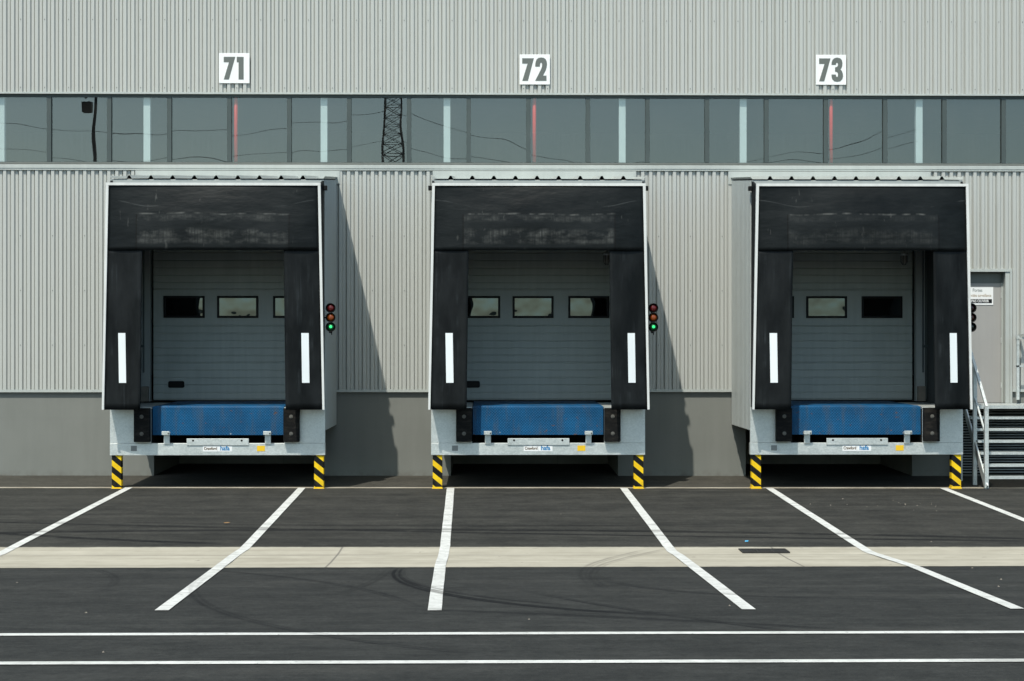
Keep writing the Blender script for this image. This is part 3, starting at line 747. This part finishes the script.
m = MB(); m.box(-0.468, 0.476, YF-0.034, YF-0.0185, 0.668, 0.772); sp = m.build('stop_plate', M['galv'], lev, bevel=0.003)
for x in (-0.37, 0.37):
    MB().lathe_y((x, YF-0.0345, 0.742), [(0.016, 0), (0.016, -0.0015), (0, -0.0018)], 12).build('hole', M['dark'], sp)
st = MB().box(-0.222, 0.0, YF-0.0215, YF-0.0185, 0.573, 0.661).build('maker_plate', M['white'], lev)
text('Crawford', 0.062, M['plate_ink'], st, 'lettering', -0.108, YF-0.0225, 0.618, 0.80, 0.002)
st = MB().box(0.004, 0.220, YF-0.0215, YF-0.0185, 0.573, 0.661).build('maker_plate', M['white'], lev)
text('hafa', 0.098, M['blue_ink'], st, 'lettering', 0.112, YF-0.0225, 0.622, 0.92, 0.003)
st = MB().box(0.600, 0.721, YF-0.0215, YF-0.0185, 0.578, 0.661).build('warning_sticker', M['yellow'], lev)

# ------------------------------------------------------------------ dock shelter
she = thing('dock_shelter', 'black curtain dock shelter with white edges around the door under sign 71', 'dock shelter', (CX[0], 0, 0), 'black dock shelters')
YS = -2.42       # plane of the outer edges; the curtains lean out further towards the opening
LEAN = 0.09
ZB, ZH, ZT = 1.226, 3.622, 4.596
def hw(z): return 1.668+(1.608-1.668)*(z-ZB)/(ZT-ZB)
# flanks of the shelter frame
for sx in (-1, 1):
    m = MB(); a, b = hw(ZB)-0.02, hw(ZT)-0.02
    lo = [(sx*(a-0.03), YS+0.012, ZB), (sx*a, YS+0.012, ZB), (sx*1.632, YF-0.036, ZB+0.03), (sx*1.60, YF-0.036, ZB+0.03)]
    hi = [(sx*(b-0.03), YS+0.012, ZT-0.01), (sx*b, YS+0.012, ZT-0.01), (sx*1.622, YF-0.036, 4.705), (sx*1.59, YF-0.036, 4.705)]
    m.hexa(lo, hi); m.build('flank', M['blackrub'], she)
MB().box(-1.57, 1.57, YS+0.012, YF-0.036, ZT-0.035, ZT-0.005).build('top_flank', M['blackrub'], she)
def cloth(fun, nu, nv, amp, seed):
    """fun(u, v) gives a point; soft billows are added along y"""
    rnd = random.Random(seed); ph = [rnd.uniform(0, 6.28) for _ in range(6)]; vs = []
    for j in range(nv+1):
        v = j/nv
        for i in range(nu+1):
            u = i/nu; x, y, z = fun(u, v)
            w = max(0.0, math.sin(u*math.pi))**0.6*(0.35*(1-v**3)+0.65*math.sin(v*math.pi))
            d = amp*(0.6*math.sin(3.1*u+ph[0]+2*v)+0.4*math.sin(8*u+ph[1]-3*v)+0.35*math.sin(6*v+ph[2]+2*u))*w
            vs.append((x, y+d, z))
    m = MB(); n = nu+1
    m.add(vs, [(j*n+i, j*n+i+1, (j+1)*n+i+1, (j+1)*n+i) for j in range(nv) for i in range(nu)])
    return m
def head_pt(u, v):
    z = ZH+(ZT+0.02-ZH)*v; a = hw(z)-0.03
    lean = LEAN*(1-v)*(1-abs(2*u-1)**6)
    return (-a+2*a*u, YS-0.012-lean-0.045*math.sin(v*math.pi)*math.sin(u*math.pi), z)
hc = cloth(head_pt, 48, 18, 0.020, 3).build('head_curtain', M['head'], she, smooth=True, fix=False)
so = hc.modifiers.new('solid', 'SOLIDIFY'); so.thickness = 0.008; so.offset = 1
for sx in (-1, 1):
    def side_pt(u, v, sx=sx):
        z = ZB+(ZH+0.05-ZB)*v; a, b = hw(z)-0.03, 1.088-0.030*v
        q = (1-u) if sx < 0 else u            # q = 1 at the outer edge
        x = sx*(b+(a-b)*q)
        return (x, YS-(LEAN-0.02)*(1-q)**0.8-0.002, z)
    cu = cloth(side_pt, 12, 24, 0.012, 11+sx).build('side_curtain', M['curtain'], she, smooth=True, fix=False)
    so = cu.modifiers.new('solid', 'SOLIDIFY'); so.thickness = 0.010; so.offset = 1
    # inner return of the curtain, folded back
    m = MB(); rb, rt = 1.090, 1.060; yi = YS-LEAN+0.032
    m.hexa([(sx*rb, yi, ZB+0.04), (sx*(rb+0.010), yi, ZB+0.04), (sx*(rb+0.055), yi+0.15, ZB+0.04), (sx*(rb+0.045), yi+0.15, ZB+0.04)],
           [(sx*rt, yi, ZH+0.04), (sx*(rt+0.010), yi, ZH+0.04), (sx*(rt+0.055), yi+0.15, ZH+0.04), (sx*(rt+0.045), yi+0.15, ZH+0.04)])
    m.build('inner_fold', M['curtain'], cu)
    # reflector lies on the leaning cloth
    xo_, xi_ = (1.420, 1.310) if sx < 0 else (1.432, 1.322)
    def yat(x, z):
        v = (z-ZB)/(ZH+0.05-ZB); a, b = hw(z)-0.03, 1.088-0.030*v
        return YS-(LEAN-0.02)*(1-(x-b)/(a-b))**0.8-0.024
    def ring(z, dx):
        e = sorted(((sx*xo_+dx, yat(xo_, z)), (sx*xi_+dx, yat(xi_, z))))
        return [(e[0][0], e[0][1], z), (e[1][0], e[1][1], z), (e[1][0], e[1][1]+0.006, z), (e[0][0], e[0][1]+0.006, z)]
    MB().hexa(ring(1.630, 0.012), ring(2.378, 0.0)).build('reflector_strip', M['reflect'], cu)
    # white edge down the side
    o0, o1 = hw(ZB), hw(ZT)
    m = MB()
    lo = sorted((sx*o0, sx*(o0-0.032))); hi = sorted((sx*o1, sx*(o1-0.040)))
    m.hexa([(lo[0], YS-0.044, ZB), (lo[1], YS-0.044, ZB), (lo[1], YS+0.005, ZB), (lo[0], YS+0.005, ZB)],
           [(hi[0], YS-0.044, ZT-0.001), (hi[1], YS-0.044, ZT-0.001), (hi[1], YS+0.005, ZT-0.001), (hi[0], YS+0.005, ZT-0.001)])
    m.build('white_edge', M['edge'], she)
    xs = sorted((sx*1.625, sx*1.678)); MB().box(xs[0], xs[1], YF-0.125, YF-0.045, 4.555, 4.625).build('corner_bracket', M['black'], she, bevel=0.006)
MB().box(-1.608, 1.608, YS-0.044, YS+0.005, ZT, ZT+0.040).build('white_edge', M['edge'], she)

# ------------------------------------------------------------------ sectional door
door = thing('sectional_door', 'grey ribbed sectional dock door with three windows under sign 71', 'dock door', (CX[0], 0.10, 1.272), 'grey sectional dock doors')
SEC = [0.018, 0.633, 1.243, 1.848, 2.458, 2.75]
prof = []
for a, b in zip(SEC, SEC[1:]):
    prof += [(0.018, a), (0.018, a+0.010), (0.0, a+0.020)]
    n = 5; h = (b-a)
    for k in range(1, n):
        z = a+h*k/n
        if a == 1.243 and k in (1, 2, 3, 4): continue
        if b - z < 0.05: continue
        prof += [(0.0, z-0.014), (0.010, z-0.004), (0.010, z+0.004), (0.0, z+0.012)]
    prof += [(0.0, b-0.008)]
prof.append((0.014, SEC[-1]))
m = MB(); n = len(prof)
holes = [(-0.905-0.34, -0.905+0.34), (-0.02-0.34, -0.02+0.34), (0.91-0.34, 0.91+0.34)]
m.add([(-1.412, y, z) for y, z in prof]+[(1.412, y, z) for y, z in prof], [(i, n+i, n+i+1, i+1) for i in range(n-1)])
m.build('panel', M['dooredge'], door, fix=False)
MB().box(-1.42, 1.42, 0.03, 0.06, 0.0, 2.8).build('core', M['dark'], door)
MB().box(-1.41, 1.41, -0.004, 0.02, 0.0, 0.017).build('bottom_seal', M['black'], door)
for cx_ in (-0.905, -0.02, 0.905):
    m = MB(); a, b, c, d = cx_-0.34, cx_+0.34, 1.378, 1.742; w = 0.036
    m.box(a, b, -0.022, -0.001, c, c+w); m.box(a, b, -0.022, -0.001, d-w, d); m.box(a, a+w, -0.022, -0.001, c+w, d-w); m.box(b-w, b, -0.022, -0.001, c+w, d-w)
    fr = m.build('window', M['black'], door)
    MB().box(a+w, b-w, -0.0035, -0.0015, c+w, d-w).build('backing', M['dark'], fr)
    MB().add([(a+w, -0.010, c+w), (b-w, -0.010, c+w), (b-w, -0.010, d-w), (a+w, -0.010, d-w)], [(0, 1, 2, 3)]).build('pane', M['dglass'], fr, fix=False)
m = MB(); pts = []
for cxx, czz, a0 in ((-0.935, 0.300, -90), (-0.935, 0.300, 0), ):
    pass
hp = []
for (cx_, cz_, a0) in ((-0.93, 0.305, 0), (-1.14, 0.305, 90), (-1.14, 0.248, 180), (-0.93, 0.248, 270)):
    for k in range(5):
        a = R(a0+k*22.5); hp.append((cx_+0.028*math.cos(a), cz_+0.028*math.sin(a)))
MB().poly_y(hp, -0.012, -0.001).build('handle', M['black'], door)

# ------------------------------------------------------------------ signal lights
sig = thing('signal_light', 'red amber green dock signal, green lit, on grey flank of dock 71', 'signal light', (CX[0]+1.742, -2.25, 2.615), 'dock signal lights')
MB().box(-0.03, 0.018, 0.035, 0.060, -0.235, 0.215).build('backing_bar', M['black'], sig, bevel=0.004)
MB().bar((-0.115, 0.10, 0.0), (-0.01, 0.05, 0.0), 0.02).build('bracket', M['black'], sig)
def dome(r, h, n=7): return [(r*math.cos(i*math.pi/2/n), -h*math.sin(i*math.pi/2/n)) for i in range(n)]+[(0.0005, -h)]
for dz, mt in ((0.144, 'redlens'), (0, 'amblens'), (-0.144, 'grnlens')):
    hs = MB().lathe_y((0, 0, dz), [(0.030, 0.045), (0.068, 0.035), (0.0735, 0.0), (0.0735, -0.055), (0.068, -0.056), (0.064, -0.03), (0.056, -0.012)], 24).build('lamp_housing', M['black'], sig, smooth=True)
    MB().lathe_y((0, -0.012, dz), dome(0.056, 0.034), 24).build('lens', M[mt], hs, smooth=True)
    if mt == 'grnlens':
        MB().lathe_y((0.003, -0.047, dz+0.004), dome(0.022, 0.008), 16).build('bulb', M['glow'], hs, smooth=True)
MB().tube([(0.008, 0.045, -0.20), (0.010, 0.04, -0.262)], 0.008, 8).build('cable_gland', M['black'], sig)

# ------------------------------------------------------------------ copies of every dock thing
where = {1: 'sign 72', 2: 'sign 73'}
copies = {}
for i in (1, 2):
    s = where[i]
    copies['house', i] = copy_thing(house, (CX[i], 0, 0), {1: 'grey panelled dock house under sign 72, seen square on', 2: 'grey panelled dock house under sign 73, its left flank visible'}[i])
    copies['lev', i] = copy_thing(lev, (CX[i], 0, 0), 'blue tread plate dock leveller with hanging lip under %s' % s)
    copies['she', i] = copy_thing(she, (CX[i], 0, 0), 'black curtain dock shelter with white edges around the door under %s' % s)
    copies['door', i] = copy_thing(door, (CX[i], 0.10, 1.272), 'grey ribbed sectional dock door with three windows under %s' % s)
    copies['sig', i] = copy_thing(sig, (CX[i]+(1.742 if i == 1 else 1.702), -2.25, 2.615),
        {1: 'red amber green dock signal, green lit, half behind edge of dock 72', 2: 'unlit dark dock signal in front of the grey service door'}[i])
for ch in copies['sig', 2].children:
    for l in list(ch.children):
        if l.name.startswith('bulb'): bpy.data.objects.remove(l); continue
        if l.name.startswith('lens'):
            l.data = l.data.copy(); nm = l.data.materials[0].name
            l.data.materials[0] = M[{'red_lens': 'drkred', 'amber_lens': 'drkamb', 'green_lens': 'drkgrn'}[nm]]
for i, (dl, dr) in ((1, (0.012, 0.012)), (2, (0.010, -0.008))):
    for ch in copies['she', i].children:
        if ch.name.startswith('side_curtain'):
            for l in ch.children:
                if l.name.startswith('reflector'): l.location.x = dl if l.data.vertices[0].co.x < 0 else dr

# ------------------------------------------------------------------ lamps hanging in the dock houses
lamp = thing('bulkhead_lamp', 'caged bulkhead lamp hanging at top right inside dock 73', 'lamp', (6.83, -0.32, 3.62), 'caged lamps inside the docks')
MB().lathe_y((0, 0, 0), [(0.001, 0.001), (0.001, 0.0)], 6)
m = MB()
def lathe_z(m, prof, n=20):
    vs = []; fs = []
    for r, z in prof:
        for k in range(n): a = 2*math.pi*k/n; vs.append((r*math.cos(a), r*math.sin(a), z))
    for i in range(len(prof)-1):
        for k in range(n): fs.append((i*n+k, i*n+(k+1) % n, (i+1)*n+(k+1) % n, (i+1)*n+k))
    return m.add(vs, fs)
lathe_z(MB(), [(0.012, 0.95), (0.012, 0.10), (0.055, 0.095), (0.062, 0.05), (0.0, 0.049)]).build('cap', M['galv'], lamp, smooth=True)
lathe_z(MB(), [(0.045, 0.048), (0.045, -0.05), (0.03, -0.085), (0.0, -0.095)]).build('bulb_glass', M['lampglass'], lamp, smooth=True)
m = MB()
for k in range(6):
    a = k*math.pi/3; m.tube([(0.057*math.cos(a), 0.057*math.sin(a), 0.05), (0.057*math.cos(a), 0.057*math.sin(a), -0.06), (0.02*math.cos(a), 0.02*math.sin(a), -0.108)], 0.004, 6)
m.build('cage', M['iron'], lamp)
copy_thing(lamp, (1.945, -0.32, 3.62), 'caged bulkhead lamp in shadow at top right inside dock 72')

# ------------------------------------------------------------------ service door at the right
sd = thing('service_door', 'plain grey steel service door beside dock 73 at the stair top', 'door', (8.06, 0, 1.237))
MB().box(-0.52, 0.498, 0.104, 0.150, 0.0, 1.995).build('leaf', M['steel_door'], sd, bevel=0.004)
m = MB(); m.box(0.500, 0.528, 0.096, 0.16, 0, 2.0); m.box(0.529, 0.602, -0.03, 0.16, 0, 2.178); m.box(0.603, 0.640, -0.044, 0.05, 0.0, 2.225); m.box(-0.62, -0.522, -0.03, 0.16, 0, 2.178)
m.build('frame', M['flash'], sd, bevel=0.002)
m = MB(); m.box(-0.62, 0.602, -0.046, 0.0, 2.179, 2.226); m.build('head_trim', M['flash'], sd, bevel=0.002)
MB().box(-0.521, 0.528, 0.13, 0.16, 2.0, 2.178).build('transom', M['sillframe'], sd)
for z in (0.25, 1.0, 1.75): MB().tube([(0.499, 0.098, z), (0.499, 0.098, z+0.09)], 0.009, 8).build('hinge', M['galv'], sd)
wsn = thing('warning_sign', 'white notice with black strip lettered NE PAS OUVRIR on service door', 'sign', (8.17, 0.101, 3.018))
MB().box(-0.262, 0.254, -0.006, 0.0, -0.148, 0.148).build('plate', M['white'], wsn)
text('Portes', 0.078, M['green_ink'], wsn, 'lettering', -0.01, -0.0075, 0.095, 0.80)
text('sous vidéo surveillance', 0.068, M['orange_ink'], wsn, 'lettering', 0.0, -0.0075, 0.008, 0.70)
MB().box(-0.25, 0.232, -0.0085, -0.0065, -0.118, -0.052).build('strip', M['black'], wsn)
text('NE PAS OUVRIR', 0.064, M['white'], wsn, 'lettering', -0.01, -0.0100, -0.086, 0.84, 0.001)

# added panel behind the stair: dark for its shade, slats for sunlight stripes
stair_shade = MB().box(7.70, 9.9, -0.030, -0.002, 0.06, 1.17).build('stair_shade_panel', M['dark'], bld)
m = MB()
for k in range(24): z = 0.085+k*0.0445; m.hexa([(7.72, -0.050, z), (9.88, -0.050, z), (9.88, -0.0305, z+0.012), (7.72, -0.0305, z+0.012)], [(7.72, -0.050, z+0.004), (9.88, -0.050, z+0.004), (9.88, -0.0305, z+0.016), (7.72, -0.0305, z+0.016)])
m.build('sun_stripe', M['panel'], stair_shade)
# ------------------------------------------------------------------ stair
stair = thing('metal_stair', 'galvanised open tread stair with handrails up to the service door', 'stair', (7.66, -2.10, 0))
LW = 1.13; RUN, RISE = 0.165, 0.1763
for k in range(1, 7):
    z = RISE*k; y = RUN*(k-1)
    m = MB(); m.box(0.0, LW, y, y+0.022, z-0.034, z); m.box(0.0, LW, y+0.20, y+0.222, z-0.034, z)
    for j in range(6): m.box(0.06, LW-0.03, y+0.042+j*0.026, y+0.050+j*0.026, z-0.026, z-0.002)
    m.box(0.0, 0.02, y+0.0225, y+0.1995, z-0.034, z); m.box(LW-0.02, LW, y+0.0225, y+0.1995, z-0.034, z)
    m.build('tread', M['galv'], stair)
ZL = 1.234; YL = 1.13
m = MB(); m.box(-0.10, 2.2, YL, YL+0.05, ZL-0.055, ZL); m.box(-0.10, 2.2, 2.03, 2.08, ZL-0.055, ZL); m.box(-0.10, -0.05, YL+0.051, 2.029, ZL-0.055, ZL)
m.box(-0.049, 2.2, YL+0.051, 2.029, ZL-0.02, ZL-0.004)
m.build('landing', M['galv'], stair)
for x in (-0.012, LW+0.012):
    m = MB(); m.bar((x, -0.005, 0.0), (x, YL+0.02, ZL-0.06), 0.022, 0.13); m.build('stringer', M['galv'], stair)
    for (y, z1, tall) in ((0.02, 1.25, 0), (0.62, 1.872, 1)):
        MB().box(x-0.030, x+0.030, y-0.03, y+0.03, 0.0 if tall or x < 0.5 else 0.0, z1).build('post', M['galv'], stair, bevel=0.003)
    MB().bar((x, 0.0, 1.25), (x, 1.10, 2.36), 0.040, 0.035).bar((x, 1.10, 2.36), (x, 2.0, 2.36), 0.040, 0.035).build('handrail', M['galv'], stair)
    MB().bar((x, 0.02, 0.78), (x, 1.10, 1.87), 0.026, 0.026).build('mid_rail', M['galv'], stair)
MB().box(1.04, 1.085, 1.83, 1.875, 1.30, 2.36).build('post', M['galv'], stair)
m = MB(); m.box(1.03, 2.2, 1.82, 1.86, 2.30, 2.335); m.box(1.04, 2.2, 1.83, 1.86, 1.84, 1.865); m.build('guard_rail', M['galv'], stair)
m = MB(); m.box(1.05, 1.10, 1.15, 1.20, 0.02, ZL-0.056); m.box(-0.1, -0.05, 1.15, 1.20, 0.02, ZL-0.056); m.build('landing_leg', M['galv'], stair)

# ------------------------------------------------------------------ what the window glass mirrors (stands behind the camera)
pyl = thing('lattice_pylon', 'dark lattice steel pylon mirrored in the window glass right of sign 71', 'pylon', (-8.95, -131, 0.298))
m = MB(); levels = [(0, 2.6), (6, 2.0), (11, 1.55), (15, 1.25), (17, 1.12), (18, 1.06), (19, 1.0), (20, 0.96), (21, 0.92), (22, 0.89), (23, 0.86), (24, 0.84), (25, 0.82), (26, 0.80), (27, 0.78), (30, 0.7), (34, 0.6), (40, 0.4)]
m = MB()
for sx in (-1, 1):
    for sy in (-1, 1):
        for (z0, a), (z1, b) in zip(levels, levels[1:]): m.bar((sx*a, sy*a, z0), (sx*b, sy*b, z1), 0.105)
m.build('legs', M['lattice'], pyl)
m = MB()
for (z0, a), (z1, b) in zip(levels, levels[1:]):
    for s in (-1, 1):
        m.bar((-a, s*a, z0), (b, s*b, z1), 0.055); m.bar((a, s*a, z0), (-b, s*b, z1), 0.055)
        m.bar((s*a, -a, z0), (s*b, b, z1), 0.055); m.bar((s*a, a, z0), (s*b, -b, z1), 0.055)
        m.bar((-b, s*b, z1), (b, s*b, z1), 0.055); m.bar((s*b, -b, z1), (s*b, b, z1), 0.055)
m.build('bracing', M['lattice'], pyl)
mast = thing('floodlight_mast', 'slim mast with a dark lamp head mirrored in the glass left of sign 71', 'mast', (-21.75, -63, 0.298))
MB().tube([(0, 0, 0), (0.1, 0, 8), (0.35, 0, 16.0)], [0.11, 0.09, 0.07], 10).build('pole', M['lattice'], mast)
m = MB(); m.box(-0.30, 0.14, -0.2, 0.2, 14.8, 15.2); m.bar((0.3, 0, 15.8), (-0.2, 0, 15.4), 0.12); m.box(-0.3, 0.5, -0.25, 0.25, 16.05, 16.3); m.build('lamp_head', M['black'], mast)
def wire(a, b, sag, lab):
    pts = []
    for k in range(41):
        u = k/40; pts.append((a[0]+(b[0]-a[0])*u, a[1]+(b[1]-a[1])*u, a[2]+(b[2]-a[2])*u-4*sag*u*(1-u)))
    o = MB().tube(pts, 0.022, 6).build('power_line', M['wire'])
    tag(o, lab, 'power line', 'wires mirrored in the ribbon window')
wire((-9.8, -131, 24.9), (-62, -128, 27.5), 3.6, 'upper wire mirrored in the glass running left from the pylon')
wire((-9.8, -131, 21.6), (-62, -129, 22.6), 2.0, 'lower wire mirrored in the glass running left from the pylon')
wire((-8.1, -131, 24.4), (42, -133, 24.0), 4.6, 'upper wire mirrored in the glass running right from the pylon')
wire((-8.1, -131, 21.6), (42, -133, 22.5), 3.2, 'lower wire mirrored in the glass running right from the pylon')
# far belt of trees that closes the view behind the camera
m = MB(); n = 160; rnd = random.Random(4)
pts = []
for k in range(n+1):
    a = math.pi*(1.0+k/n); h = 2.6+1.2*math.sin(k*0.23)+0.8*math.sin(k*0.71+1)+rnd.uniform(-0.4, 0.4)
    pts.append((260*math.cos(a), -30+250*math.sin(a), h))
vs = []
for x, y, h in pts:
    f = 1.12; vs += [(x, y, 0.0), (x*1.01, y*1.01, h), (x*f, y*f, 0.0)]
m.add(vs, [(3*i+j, 3*i+3+j, 3*i+4+j, 3*i+1+j) for i in range(n) for j in (0, 1)])
tag(m.build('far_hills', M['hills']), 'low wooded rise far behind the camera', None, None, 'structure')

# ------------------------------------------------------------------ light
SUN = Vector((-1.0, -2.4, 4.09)).normalized()
elev = math.asin(SUN.z); az = math.atan2(SUN.x, SUN.y)
w = bpy.data.worlds.new('World'); scn.world = w; w.use_nodes = True
nt = w.node_tree; nt.nodes.clear()
sky = nt.nodes.new('ShaderNodeTexSky'); sky.sky_type = 'NISHITA'; sky.sun_disc = False
sky.sun_elevation = elev; sky.sun_rotation = az
sky.air_density = 0.8; sky.dust_density = 1.5; sky.ozone_density = 5.0
bg = nt.nodes.new('ShaderNodeBackground'); bg.inputs[1].default_value = 0.15
wo = nt.nodes.new('ShaderNodeOutputWorld'); hz_ = nt.nodes.new('ShaderNodeMix'); hz_.data_type = 'RGBA'; hz_.blend_type = 'MULTIPLY'; hz_.inputs[0].default_value = 1.0
hz_.inputs[7].default_value = (1.07, 1.10, 0.89, 1)      # milky summer sky: less blue than clear air
nt.links.new(sky.outputs[0], hz_.inputs[6]); nt.links.new(hz_.outputs[2], bg.inputs[0]); nt.links.new(bg.outputs[0], wo.inputs[0])
sd_ = bpy.data.lights.new('sun', 'SUN'); sd_.energy = 3.1; sd_.angle = R(0.53); sd_.color = (1.0, 0.965, 0.875)
so_ = bpy.data.objects.new('sun', sd_); COL.objects.link(so_); so_.location = (-10, -24, 41)
so_.rotation_euler = SUN.to_track_quat('Z', 'Y').to_euler()

# ------------------------------------------------------------------ camera
F = 1650.0; YAW = 24/1650
cd = bpy.data.cameras.new('camera'); co = bpy.data.objects.new('camera', cd); COL.objects.link(co)
cd.sensor_width = 36.0; cd.lens = F/1024*36.0; cd.clip_start = 0.1; cd.clip_end = 2000
cd.shift_y = -(347-340.5)/1024*-1.0
co.location = (0, Y_CAM, 2.168); co.rotation_euler = (R(90), 0, -YAW)
scn.camera = co

scn.render.resolution_x = 1024; scn.render.resolution_y = 681
scn.view_settings.view_transform = 'Standard'; scn.view_settings.look = 'None'
scn.view_settings.exposure = 0.46; scn.view_settings.gamma = 1.0; scn.view_settings.use_curve_mapping = False
scn.cycles.max_bounces = 8; scn.cycles.transparent_max_bounces = 12; scn.cycles.caustics_reflective = False; scn.cycles.caustics_refractive = False
